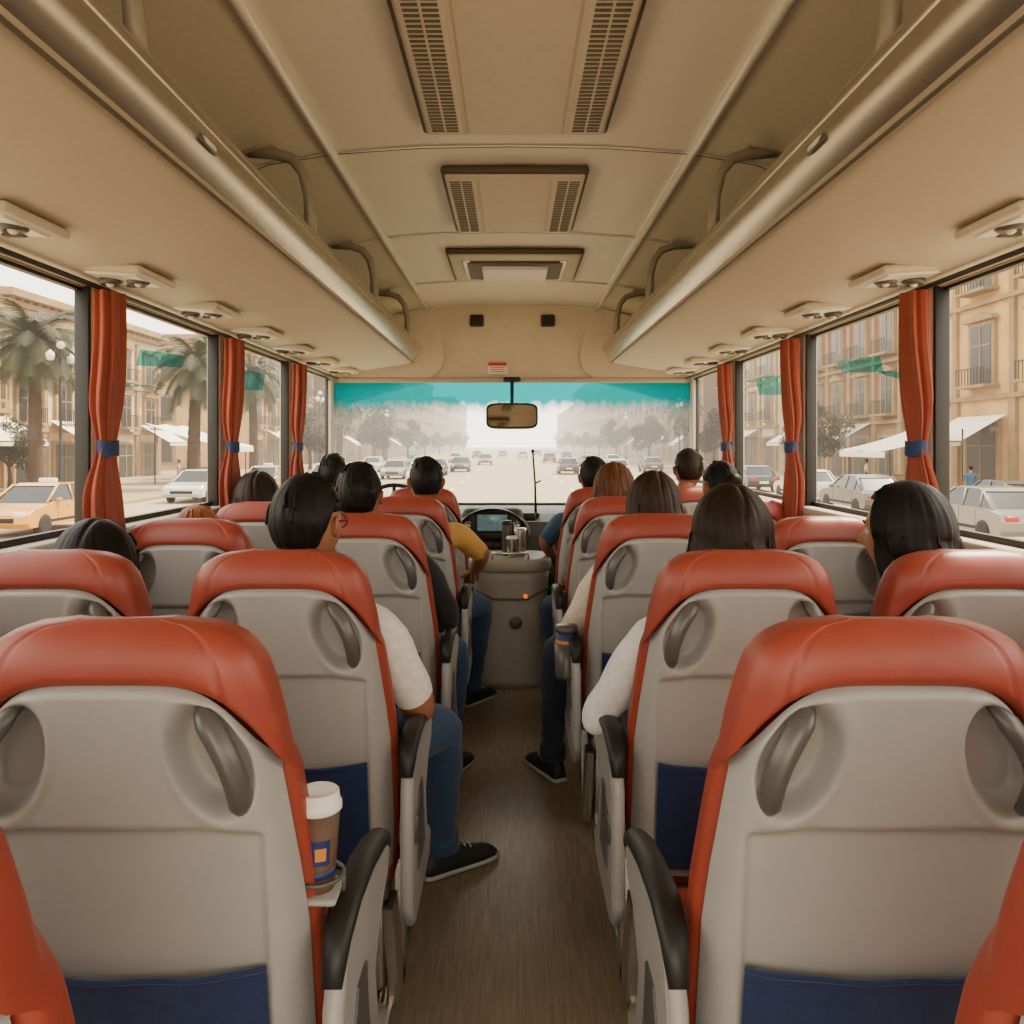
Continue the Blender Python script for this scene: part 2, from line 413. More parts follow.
b=MB()
b.prism([(-1.3,1.80),(1.3,1.80),(1.3,2.45),(-1.3,2.45)],'y',YF-.02,YF+.1,'bulk')
b.box((0,YF-.04,1.80),(2.5,.05,.035),'pillar',.01)
for sg in(-1,1):
    poly=[(sg*1.26,1.80),(sg*.60,1.80),(sg*.50,1.86),(sg*.47,1.95),(sg*.50,2.12),(sg*.54,2.33),(sg*1.26,2.1)]
    b.prism(poly,'y',YF-.05,YF-.02,'bulk')
b.obj('wall_front')
b=MB()
for xx in(-.245,.25):
    b.box((xx,YF-.035,2.215),(.10,.03,.085),'grille',.012); b.box((xx,YF-.05,2.215),(.085,.02,.07),'black',.01)
b.obj('ceiling_speaker')
b=MB(); b.box((-.10,YF-.035,1.885),(.14,.012,.085),'white',.003); b.box((-.10,YF-.043,1.912),(.13,.006,.022),'red')
for i in range(3): b.box((-.10,YF-.043,1.888-i*.014),(.10,.005,.004),'red')
b.obj('safety_label')
b=MB()
for sg in(-1,1):
    b.box((sg*1.275,YF,1.38),(.05,.12,.86),'black',.015)
    b.box((sg*1.245,YF-.09,1.38),(.03,.05,.84),'pillar',.01)
b.obj('trim_windshield_pillar')
E=empty('window_13')
b=MB()
def wsf(u,v): 
    x=-1.26+2.52*u; return (x,YF+.02+.10*(1-(x/1.26)**2),.92+.90*v)
b.grid(wsf,24,8,'wsglass'); b.obj('windshield_glass',E)
b=MB(); b.box((0,YF+.02,.93),(2.5,.06,.03),'black'); b.obj('gasket',E)
b=MB(); b.box((0,YF+.05,.43),(2.6,.08,.98),'wall'); b.obj('wall_front_lower')

E=empty('rear_view_mirror')
b=MB()
b.box((0.0,YF-.08,1.80),(.12,.08,.035),'black',.012)
b.tube([(0,YF-.08,1.79),(0,YF-.14,1.74),(0,YF-.185,1.70),(0,YF-.2,1.63)],.012,'black',8)
b.obj('stem',E)
def rr_loft(b,w_,h_,y0,y1,k):
    n=40; vs=[];fs=[]
    for y in(y0,y1):
        for j in range(n):
            a=2*math.pi*j/n; c,s_=math.cos(a),math.sin(a)
            vs.append((w_*math.copysign(abs(c)**.38,c),y,h_*math.copysign(abs(s_)**.38,s_)))
    for j in range(n): fs.append((j,(j+1)%n,n+(j+1)%n,n+j))
    fs.append(tuple(range(n))); fs.append(tuple(range(n,2*n)))
    b.add(vs,fs,k,False)
b=MB()
rr_loft(b,.176,.088,-.015,.015,'black'); rr_loft(b,.150,.068,.015,.035,'black')
rr_loft(b,.162,.074,-.020,-.014,'mirror')
o=b.obj('mirror_head',E,(0,YF-.20,1.545)); o.rotation_euler=(math.radians(-6.5),0,math.radians(3))

E=empty('dashboard')
b=MB()
poly=[(4.98,.0),(4.95,.55),(5.0,.78),(5.1,.86),(5.25,.90),(5.58,.93),(5.58,0)]
b.prism(poly,'x',-1.24,1.24,'dash')
b.obj('main_body',E)
b=MB()
def hood(u,v):
    a=math.pi*u; r=.20+.015*math.sin(v*math.pi); return (-.12+math.cos(a)*r*1.1,4.86+.26*v,.80+math.sin(a)*.165)
b.grid(hood,24,6,'dash')
b.box((-.12,5.0,.86),(.38,.20,.20),'dash',.04)
b.box((-.12,4.897,.875),(.21,.02,.12),'black',.01); b.box((-.12,4.888,.875),(.185,.012,.10),'screen',.004)
for dx,r in((-.15,.022),(.15,.022)):
    b.lathe([(r,0),(r,.012),(r*.85,.014),(r*.8,.004),(0,.004)],(0,0,0),'steel',24,Matrix.Translation((-.12+dx,4.895,.865))@Matrix.Rotation(math.radians(90),4,'X'))
for i in range(6): b.box((-.24+i*.05,4.94,.735),(.034,.02,.025),'grille',.004)
b.box((.10,5.02,.90),(.10,.06,.05),'black',.012)
b.obj('instrument_cluster',E)
b=MB()
ring=[(-.72+.21*math.cos(2*math.pi*t/36),4.80+.21*math.sin(2*math.pi*t/36)*.45,.92+.21*math.sin(2*math.pi*t/36)*.88) for t in range(36)]
b.tube(ring,.014,'black',8,closed=True)
for a in(200,340,90):
    a=math.radians(a); b.tube([(-.72,4.82,.92),(-.72+.2*math.cos(a),4.80+.2*math.sin(a)*.45,.92+.2*math.sin(a)*.88)],.012,'black',8)
b.ball((-.72,4.81,.92),(.05,.03,.05),'black')
b.tube([(-.72,4.83,.91),(-.72,5.0,.72)],.025,'dash',10)
b.obj('steering_wheel',E)
b=MB(); b.tube([(.155,5.2,.88),(.15,5.2,1.1),(.135,5.2,1.30)],[.009,.007,.006],'black',8); b.ball((.135,5.2,1.31),.013,'black',8,6)
b.box((.155,5.2,.90),(.05,.05,.02),'black',.006); b.tube([(.15,5.2,1.1),(.19,5.2,1.12)],.006,'black',6)
b.obj('gooseneck_pole')

E=empty('aisle_console')
b=MB()
def sec(w,d,n=28,p=.55):
    out=[]
    for i in range(n):
        a=2*math.pi*i/n; c,s_=math.cos(a),math.sin(a)
        out.append((w*math.copysign(abs(c)**p,c),d*math.copysign(abs(s_)**p,s_)))
    return out
def loftz(b,levels,cx,cy,k,p=.55,mx=None,n=28):
    vs=[];fs=[]
    for (z,w,d) in levels:
        for q in sec(w,d,n,p): vs.append((cx+q[0],cy+q[1],z))
    for i in range(len(levels)-1):
        for j in range(n): fs.append((i*n+j,i*n+(j+1)%n,(i+1)*n+(j+1)%n,(i+1)*n+j))
    fs.append(tuple(range(n))[::-1]); fs.append(tuple((len(levels)-1)*n+j for j in range(n)))
    b.add(vs,fs,k,True,mx)
loftz(b,[(0,.205,.19),(.04,.21,.195),(.45,.215,.2),(.60,.222,.205),(.645,.225,.208)],-.012,4.62,'console',.6)
loftz(b,[(.648,.232,.215),(.655,.238,.222),(.70,.238,.222),(.715,.228,.212),(.718,.19,.18)],-.012,4.62,'console',.6)
b.tube([(-.24+.0,4.44,.56),(-.1,4.409,.50),(.08,4.409,.50),(.21,4.44,.56)],.006,'handle',6)
b.obj('cabinet',E)
b=MB()
b.box((.075,4.41,.515),(.022,.012,.022),'orange',.005)
b.lathe([(.035,0),(.035,.01),(.0,.01)],(0,0,0),'handle',20,Matrix.Translation((.02,4.418,.37))@Matrix.Rotation(math.radians(90),4,'X'))
b.tube([(-.11,4.43,.718),(-.11,4.43,.75),(.09,4.43,.75),(.09,4.43,.718)],.008,'steel',8)
b.obj('fittings',E)
def tumbler(name,loc,r,h,k,lid='steel'):
    b=MB(); b.lathe([(r*.8,0),(r*.85,.004),(r,h*.85),(r,h*.88)],(0,0,0),k); b.lathe([(r*1.06,h*.88),(r*1.08,h*.9),(r*1.05,h*.95),(r*.9,h),(0,h)],(0,0,0),lid)
    return b.obj(name,None,loc)
tumbler('steel_tumbler',(.045,4.55,.718),.038,.16,'steel')
tumbler('water_bottle',(-.03,4.58,.718),.03,.20,'handle','black')
tumbler('steel_tumbler',(.00,4.50,.718),.03,.12,'steel','white')

# ------------------------------------------------------------------ seats
WT=[(.38,.235),(.5,.241),(.70,.238),(.78,.230),(.906,.213),(1.0,.199),(1.05,.188),(1.085,.177),(1.108,.162),(1.122,.142),(1.132,.112),(1.137,.065)]
def rec(z): return (1.0-z)*.15
def ztop(uu): return 1.062-.125*abs(uu)**5
def make_seat(arm,name):
    b=MB()
    zs=[.40,.42,.46,.55,.65,.75,.85]+[.90+.006*i for i in range(30)]+[1.085,1.097,1.107,1.115,1.124,1.131,1.136,1.138]
    n=128; vs=[];fs=[]
    for z in zs:
        W=interp(WT,z)
        rd=1.0
        if z>1.05: rd=math.sqrt(max(.02,1-((z-1.05)/.0885)**2))
        for j in range(n):
            a=2*math.pi*j/n; c,s_=math.cos(a),math.sin(a)
            cc=math.copysign(abs(c)**.5,c); ss=math.copysign(abs(s_)**.7,s_)
            x=W*cc; uu=abs(cc)
            zt=ztop(uu)-.002
            cap=sst(zt-.024,zt+.008,z)
            back=.056-.060*cap
            front=.125
            mid=(back+front)/2; th=(front-back)/2*rd
            y=mid+th*ss
            if s_>0: y+=.02*uu**3-.008
            if s_<0: y+=.003*math.exp(-((uu-.74)/.012)**2)*cap
            vs.append((x,y+rec(z),z))
    for i in range(len(zs)-1):
        for j in range(n): fs.append((i*n+j,i*n+(j+1)%n,(i+1)*n+(j+1)%n,(i+1)*n+j))
    fs.append(tuple(range(n))[::-1]); fs.append(tuple((len(zs)-1)*n+j for j in range(n)))
    b.add(vs,fs,'leather')
    def hz(x,z):
        y=0
        for sg in(-1,1):
            dx=x-sg*.126; dz=z-.962; t=math.radians(20)*sg
            lx=dx*math.cos(t)+dz*math.sin(t); lz=-dx*math.sin(t)+dz*math.cos(t)
            r=math.sqrt((lx/.048)**2+(lz/.086)**2)
            y+=.040*(1-sst(.66,1.0,r)) + (-.003*math.exp(-((r-1.08)/.12)**2))
        hw=.187; top=.872-.5*max(0,abs(x)-.10)**1.5
        a=(1-sst(hw-.010,hw+.004,abs(x)))*(1-sst(top-.010,top+.004,z))
        y+=.012*a
        return y
    def sh(u,v):
        uu=2*u-1
        uu=math.copysign(1-(1-abs(uu))**1.15,uu)
        zt=ztop(uu)
        z=.40+(zt-.40)*v
        W=interp(WT,z)-.012
        x=uu*W
        e=.010*uu*uu+.062*abs(uu)**16+.020*sst(.985,1,v)
        return (x,-.012+e+rec(z)+hz(x,z),z)
    b.grid(sh,110,120,'plastic')
    for sg in(-1,1):
        pts=[]
        for i in range(15):
            t=i/14; zz=1.036-.150*t; xx=sg*(.112+.050*t+.020*math.sin(t*math.pi)); yy=.018-.036*math.sin(t*math.pi)**.5+rec(zz)
            pts.append((xx,yy,zz))
        b.tube(pts,[.006,.012]+[.0165]*11+[.012,.006],'handle',12,flat=.75)
    def pk(u,v):
        uu=2*u-1; z=.42+.25*v; x=uu*.184
        bul=.012*(1-uu**4)*math.sin(min(1,v*1.02)*math.pi*.5)
        sag=-.010*(1-uu*uu)*v
        return (x,-.005-bul+.002*math.sin(uu*9)*v+rec(z),z+sag)
    b.grid(pk,24,12,'blue')
    b.tube([pk(i/20,1) for i in range(21)],.004,'blue',6)
    b.v=[(x,y,z if z<.42 else .42+(z-.42)*.984) for x,y,z in b.v]
    b.box((0,.38,.405),(.46,.50,.12),'leather',.04,None,4)
    b.box((0,.36,.425),(.30,.42,.105),'cream',.035,None,4)
    b.box((0,.36,.335),(.43,.44,.04),'handle',.01)
    sx=arm if arm else 1
    b.box((sx*.17,.38,.165),(.035,.20,.33),'metal',.01); b.box((sx*.17,.38,.012),(.06,.42,.024),'metal',.008)
    b.box((-sx*.17,.38,.30),(.03,.3,.05),'metal',.008)
    b.tube([(sx*.17,.28,.02),(sx*.17,.48,.31)],.012,'metal',8)
    if arm:
        xa=arm*.268
        poly=[(.05,.36),(.06,.60),(.10,.665),(.20,.69),(.40,.655),(.45,.62),(.43,.585),(.36,.565),(.30,.50),(.33,.40),(.42,.345),(.40,.30),(.10,.30)]
        b.prism(poly,'x',xa-.014,xa+.014,'plastic')
        b.tube([(xa+.001,p[0],p[1]) for p in poly],.014,'plastic',8,closed=True)
        poly2=[(.12,.40),(.125,.53),(.15,.57),(.21,.57),(.23,.48),(.26,.40)]
        b.prism(poly2,'x',xa-.018,xa+.018,'handle')
        pts=[(xa,.05,.635),(xa,.08,.680),(xa,.14,.700),(xa,.26,.692),(xa,.36,.672),(xa,.42,.654),(xa,.452,.630),(xa,.45,.60)]
        b.tube(pts,[.014,.020,.023,.023,.023,.022,.018,.010],'black',12,flat=.72)
        b.lathe([(.03,-.02),(.034,-.01),(.034,.01),(.03,.02)],(0,0,0),'handle',20,Matrix.Translation((xa,.10,.50))@Matrix.Rotation(math.radians(90),4,'Y'))
        b.prism([(.12,.31),(.20,.31),(.34,.02),(.24,.02)],'x',arm*.215-.012,arm*.215+.012,'metal')
        b.prism([(.34,.31),(.42,.31),(.36,.02),(.30,.02)],'x',arm*.215-.012,arm*.215+.012,'metal')
    return b.mesh(name)
seatR=make_seat(1,'bus_seat_mesh_a'); seatL=make_seat(-1,'bus_seat_mesh_b'); seatN=make_seat(0,'bus_seat_mesh_c')
rows_in_L=[(.53,-.575),(1.0,-.505),(1.67,-.495),(2.58,-.485),(3.45,-.475),(4.2,-.475)]
rows_in_R=[(.53,.580),(1.0,.4875),(1.67,.497),(2.58,.480),(3.45,.475),(4.2,.475)]
for i,(y,x) in enumerate(rows_in_L): inst('bus_seat',seatR if 0<i<5 else seatN,(x,y,0))
for i,(y,x) in enumerate(rows_in_R): inst('bus_seat',seatL if 0<i<5 else seatN,(x,y,0))
outL=[1.0,1.67,2.40,3.12,4.2]; outR=[1.0,1.67,2.48,3.40,4.2]
for y in outL: inst('bus_seat',seatN,(-.99,y,0))
for y in outR: inst('bus_seat',seatN,(.99,y,0))

E=empty('cup_holder',(-.262,1.14,.715)); b=MB()
b.box((-.012,0,.0),(.06,.07,.010),'plastic',.02); b.tube([(.036*math.cos(t*math.pi/10)-.014,.036*math.sin(t*math.pi/10),.025) for t in range(20)],.003,'handle',6,closed=True)
b.tube([(-.05,0,0),(-.05,0,.025)],.003,'handle',6);b.tube([(.022,0,0),(.022,0,.025)],.003,'handle',6)
b.obj('tray',E)
b=MB()
b.lathe([(.026,0),(.0265,.002),(.036,.112)],(0,0,0),'cupbrown',32)
b.lathe([(.036,.108),(.039,.110),(.039,.118),(.036,.122),(.034,.134),(.031,.136),(.029,.130),(0,.130)],(0,0,0),'white',32)
b.lathe([(.0285,.02),(.0292,.024),(.0292,.03)],(0,0,0),'cupblue',32)
def emblem(u,v):
    a=-.5+1.0*u; z=.04+.035*v; r=.026+.010*(z/.112)+.0008
    return (r*math.sin(a),-r*math.cos(a),z)
b.grid(emblem,8,4,'cupblue')
def emb2(u,v):
    a=-.28+.56*u; z=.047+.018*v; r=.026+.010*(z/.112)+.0014; return (r*math.sin(a),-r*math.cos(a),z)
b.grid(emb2,8,3,'amber')
o=b.obj('coffee_cup',None,(-.276,1.14,.721)); o.scale=(.86,.86,1.02); o.rotation_euler=(0,0,.35)
E=empty('cup_holder',(.185,2.72,.66)); b=MB(); b.lathe([(.036,-.10),(.038,-.09),(.042,.02),(.040,.02),(.034,-.08)],(0,0,0),'handle',24); b.obj('cup_ring',E)
b=MB(); b.lathe([(.028,0),(.037,.12)],(0,0,0),'cupblue'); b.lathe([(.039,.118),(.04,.126),(.036,.138),(0,.138)],(0,0,0),'handle'); b.lathe([(.0345,.07),(.0368,.09)],(0,0,0),'amber')
b.obj('coffee_cup',None,(.185,2.72,.60))

# ------------------------------------------------------------------ people
SKIN=[mat('skin_a',(152,100,70),.5,0,.06,30),mat('skin_b',(174,122,90),.5,0,.06,30)]
LIP=mat('lips',(150,78,66),.45); EYEW=mat('eye_white',(230,226,218),.25); IRIS=mat('iris',(50,32,20),.2)
HAIR={}
def hairmat(k):
    if k not in HAIR:
        c={'black':(20,16,14),'dark':(36,24,17),'deepbrown':(48,32,22),'brown':(92,54,32),'ginger':(134,76,44)}[k]
        HAIR[k]=mat('hair_'+k,c,.52,0,.55,50,.6,130,(1,1,.1),bdist=.0015,spec=.2)
    return HAIR[k]
CL={}
def cloth(k,c):
    if k not in CL: CL[k]=mat('cloth_'+k,c,.85,0,.1,60,.5,25,sheen=.1,bdist=.004)
    return CL[k]
cloth('white',(232,226,216));cloth('palewhite',(224,222,220));cloth('black',(26,26,30));cloth('yellow',(204,158,82));cloth('blue',(44,78,104))
cloth('jeans',(46,70,102));cloth('darkjeans',(30,40,60));cloth('navy',(24,34,58));cloth('red',(170,50,44));cloth('grey',(130,128,124));cloth('cream',(220,210,190));cloth('green',(80,96,70))
SHOE=mat('shoe_black',(34,32,32),.6,0,.2,60)

def head_mesh(b,skin,hair,glasses=False):
    def fn(p):
        x,y,z=p
        c=.113
        if z<0:
            t=-z/c
            x*=1-.30*t**1.6; 
            if y<0: y*=1-.45*t
            else: y*=1+.02*t
        if y>0:
            g=lambda cx,cz,sx,sz:math.exp(-((x-cx)/sx)**2-((z-cz)/sz)**2)
            y+=.024*g(0,-.026,.011,.014)+.012*g(0,-.008,.009,.022)
            y+=-.009*(g(.030,.002,.017,.012)+g(-.030,.002,.017,.012))
            y+=.005*(g(.030,.022,.022,.008)+g(-.030,.022,.022,.008))
            y+=.006*g(0,-.056,.020,.010)-.003*g(0,-.057,.022,.002)+.008*g(0,-.092,.022,.016)
        return Vector((x,y,z))
    R=(.075,.094,.113)
    b.ball((0,0,0),R,skin,56,44,fn=fn)
    for dz,th in((.0035,.0035),(-.0040,.0045)):
        pts=[]
        for i in range(9):
            xx=-.022+.044*i/8; yy=.0885-18*xx*xx*.35; pts.append((xx,yy,-.057+dz*(1-(xx/.024)**2)))
        b.tube(pts,[.001,.003,.004,th,th,th,.004,.003,.001],LIP,8)
    for sg in(-1,1):
        b.ball((sg*.030,.0735,.003),.0125,EYEW,14,10)
        b.ball((sg*.030,.0835,.003),(.0055,.004,.0055),IRIS,10,8)
        b.tube([(sg*.014,.088,.006),(sg*.022,.0865,.0115),(sg*.034,.083,.0115),(sg*.044,.075,.005)],[.001,.002,.002,.001],skin,6)
        b.tube([(sg*.013,.0915,.021),(sg*.028,.0905,.027),(sg*.045,.080,.022)],[.002,.003,.0015],hair,6)
        ear=[(sg*.072,.010,.014),(sg*.080,.0,.021),(sg*.085,-.011,.016),(sg*.084,-.013,.000),(sg*.079,-.006,-.015),(sg*.073,.006,-.024)]
        b.tube(ear,[.004,.005,.005,.005,.005,.005],skin,8); b.ball((sg*.077,-.003,-.002),(.006,.014,.021),skin,12,8)
        if glasses:
            b.tube([(sg*.030+.023*math.cos(t*math.pi/9),.100-.004*abs(math.cos(t*math.pi/9)),.002+.018*math.sin(t*math.pi/9)) for t in range(18)],.0018,'black',6,closed=True)
            b.tube([(sg*.052,.096,.006),(sg*.080,.05,.010),(sg*.084,-.005,.012)],.002,'black',6)
    if glasses: b.tube([(-.008,.108,.006),(.008,.108,.006)],.0018,'black',6)
def hair_mesh(b,k,style,seed):
    R=Vector((.084,.104,.121)); rnd=random.Random(seed)
    ph1,ph2=rnd.random()*6,rnd.random()*6
    L={'short':0,'crop':0,'bob':.11,'long':.25,'bun':.0}[style]
    if style in('bob','long'): R=Vector((.096,.110,.125))
    def fn(u,v):
        ph=2*math.pi*u
        a=abs(((ph+math.pi)%(2*math.pi))-math.pi)
        full=.92+.42*sst(.70,1.15,a)+.70*sst(1.65,2.2,a)
        if L: full=max(full,.92+.8*sst(.75,1.1,a))
        th=full*v; drop=0
        if L:
            ext=L*sst(1.0,1.4,a)
            if ext>0.001:
                thm=min(full,1.62)
                if v<.5: th=thm*v/.5
                else: th=thm; drop=ext*(v-.5)/.5
        rad=1+.010*math.sin(ph*19+ph1+v*4)+.008*math.sin(ph*33+ph2+v*9)+.02*math.sin(ph*5+ph2)+.012*math.sin(v*17+ph*3+ph1)
        if style=='crop': rad=.97+.008*math.sin(ph*31+ph1+v*9)
        if not L: rad-=.09*sst(1.35,2.05,th)
        x=R.x*math.sin(th)*math.sin(ph); y=R.y*math.sin(th)*math.cos(ph); z=R.z*math.cos(th)
        s=math.sin(th)
        x*=1+(rad-1)*s; y*=1+(rad-1)*s
        if L: z-=.006*math.exp(-((x-.01)/.006)**2)*(1 if v<.35 else 0)
        if drop:
            fl=.24 if style=='long' else .12
            f=1+fl*math.sin(min(1,drop/.20)*math.pi*.6)-.10*sst(.8*L,L,drop)+.03*math.sin(drop*50+ph*4+ph1)
            x*=f; y=y*f-.01*drop/.2; z-=drop+.014*math.sin(ph*9+ph1)*drop/L
        edge=1-.05*sst(.92,1,v); x*=edge; y*=edge
        return (x,y-.006,z+.006)
    b.grid(fn,160,40,k)
    for q in range(26 if L else 16):
        u=rnd.random()
        if L: v0=rnd.uniform(.45,.7); v1=min(1,v0+rnd.uniform(.2,.3))
        else: v0=rnd.uniform(.15,.7); v1=min(.95,v0+.2)
        pts=[]
        for i in range(5):
            t=i/4; p=Vector(fn((u+.012*math.sin(t*3+q))%1,v0+(v1-v0)*t)); c0=Vector((0,-.006,min(.006,p.z)))
            d=(p-c0).normalized(); pts.append(p+d*(.001+.003*t))
        b.tube(pts,[.002,.003,.003,.002,.0006],k,5)
    if style=='bun':
        b.ball((0,-.115,.035),(.038,.034,.036),k,20,14); b.lathe([(.018,-.008),(.030,0),(.018,.008)],(0,0,0),cloth('red',(170,50,44)),16,Matrix.Translation((0,-.098,.03))@Matrix.Rotation(math.radians(80),4,'X'))
def hand_mesh(b,skin,sg,mx):
    n=16; lv=[(-.012,.024,.018),(.0,.025,.017),(.03,.036,.016),(.06,.040,.014),(.082,.038,.012),(.09,.030,.008)]
    vs=[];fs=[]
    for (y,w_,h) in lv:
        for j in range(n):
            a=2*math.pi*j/n; vs.append((w_*math.cos(a),y,h*math.sin(a)))
    for i in range(len(lv)-1):
        for j in range(n): fs.append((i*n+j,i*n+(j+1)%n,(i+1)*n+(j+1)%n,(i+1)*n+j))
    fs.append(tuple(range(n))); fs.append(tuple((len(lv)-1)*n+j for j in range(n)))
    b.add(vs,fs,skin,True,mx)
    m_=-sg
    for xo,l in((m_*.029,.070),(m_*.010,.078),(-m_*.010,.072),(-m_*.028,.056)):
        p=Vector((xo,.072,.0)); pts=[p.copy()]; ang=-.12; rr=[.0085]
        for q,(fr) in enumerate((.16,.46,.30,.22)):
            p=p+Vector((xo*.12*fr,math.cos(ang)*l*fr*1.05,math.sin(ang)*l*fr*1.05)); pts.append(p.copy()); rr.append([.0095,.009,.008,.0065][q]); ang-=.38
        pts.append(p+Vector((0,.003,-.003))); rr.append(.002)
        b.tube(pts,rr,skin,10,mx=mx)
    b.tube([(m_*.018,.012,-.004),(m_*.036,.032,-.008),(m_*.050,.055,-.014),(m_*.054,.078,-.020),(m_*.054,.084,-.022)],[.014,.0125,.0105,.008,.002],skin,10,mx=mx)
def shoe_mesh(b,mx):
    def sc(y):
        return interp([(-.07,.022),(-.06,.032),(0,.034),(.08,.040),(.14,.043),(.18,.036),(.20,.018)],y), interp([(-.07,.06),(-.05,.095),(.0,.105),(.04,.09),(.10,.062),(.16,.050),(.19,.036),(.20,.026)],y)
    ys=[-.07,-.065,-.05,-.02,.0,.02,.05,.09,.13,.16,.18,.192,.20]; n=16
    for part in('up','sole'):
        vs=[];fs=[]
        for y in ys:
            w_,h=sc(y)
            for j in range(n):
                a=2*math.pi*j/n; c,s_=math.cos(a),math.sin(a)
                if part=='up': vs.append((w_*math.copysign(abs(c)**.7,c)*(1-.25*max(0,s_)),y,.022+(h-.022)*(max(0,s_)) if s_>0 else .02))
                else: vs.append(((w_+.004)*math.copysign(abs(c)**.6,c),y*1.02,.013+.009*math.copysign(abs(s_)**.4,s_)))
        for i in range(len(ys)-1):
            for j in range(n): fs.append((i*n+j,i*n+(j+1)%n,(i+1)*n+(j+1)%n,(i+1)*n+j))
        fs.append(tuple(range(n))); fs.append(tuple((len(ys)-1)*n+j for j in range(n)))
        b.add(vs,fs,SHOE if part=='up' else 'plastic',True,mx)
    for i in range(4):
        y=.03+i*.022; z=interp([(.03,.098),(.10,.066)],y); b.tube([(-.018,y,z-.004),(0,y+.004,z+.002),(.018,y,z-.004)],.002,'white',6,mx=mx)

def skin_body(J,Eg,root,lvl=2):
    me=bpy.data.meshes.new('sk'); me.from_pydata([j[0] for j in J],Eg,[])
    o=bpy.data.objects.new('sk',me); COL.objects.link(o)
    md=o.modifiers.new('s','SKIN'); md.branch_smoothing=.5; md.use_smooth_shade=True
    sv=me.skin_vertices[0].data
    for i,j in enumerate(J): sv[i].radius=(j[1],j[1]); sv[i].use_root=(i==root)
    sd=o.modifiers.new('d','SUBSURF'); sd.levels=lvl
    bpy.context.view_layer.update()
    dg=bpy.context.evaluated_depsgraph_get()
    r=bpy.data.meshes.new_from_object(o.evaluated_get(dg))
    bpy.data.objects.remove(o); return r

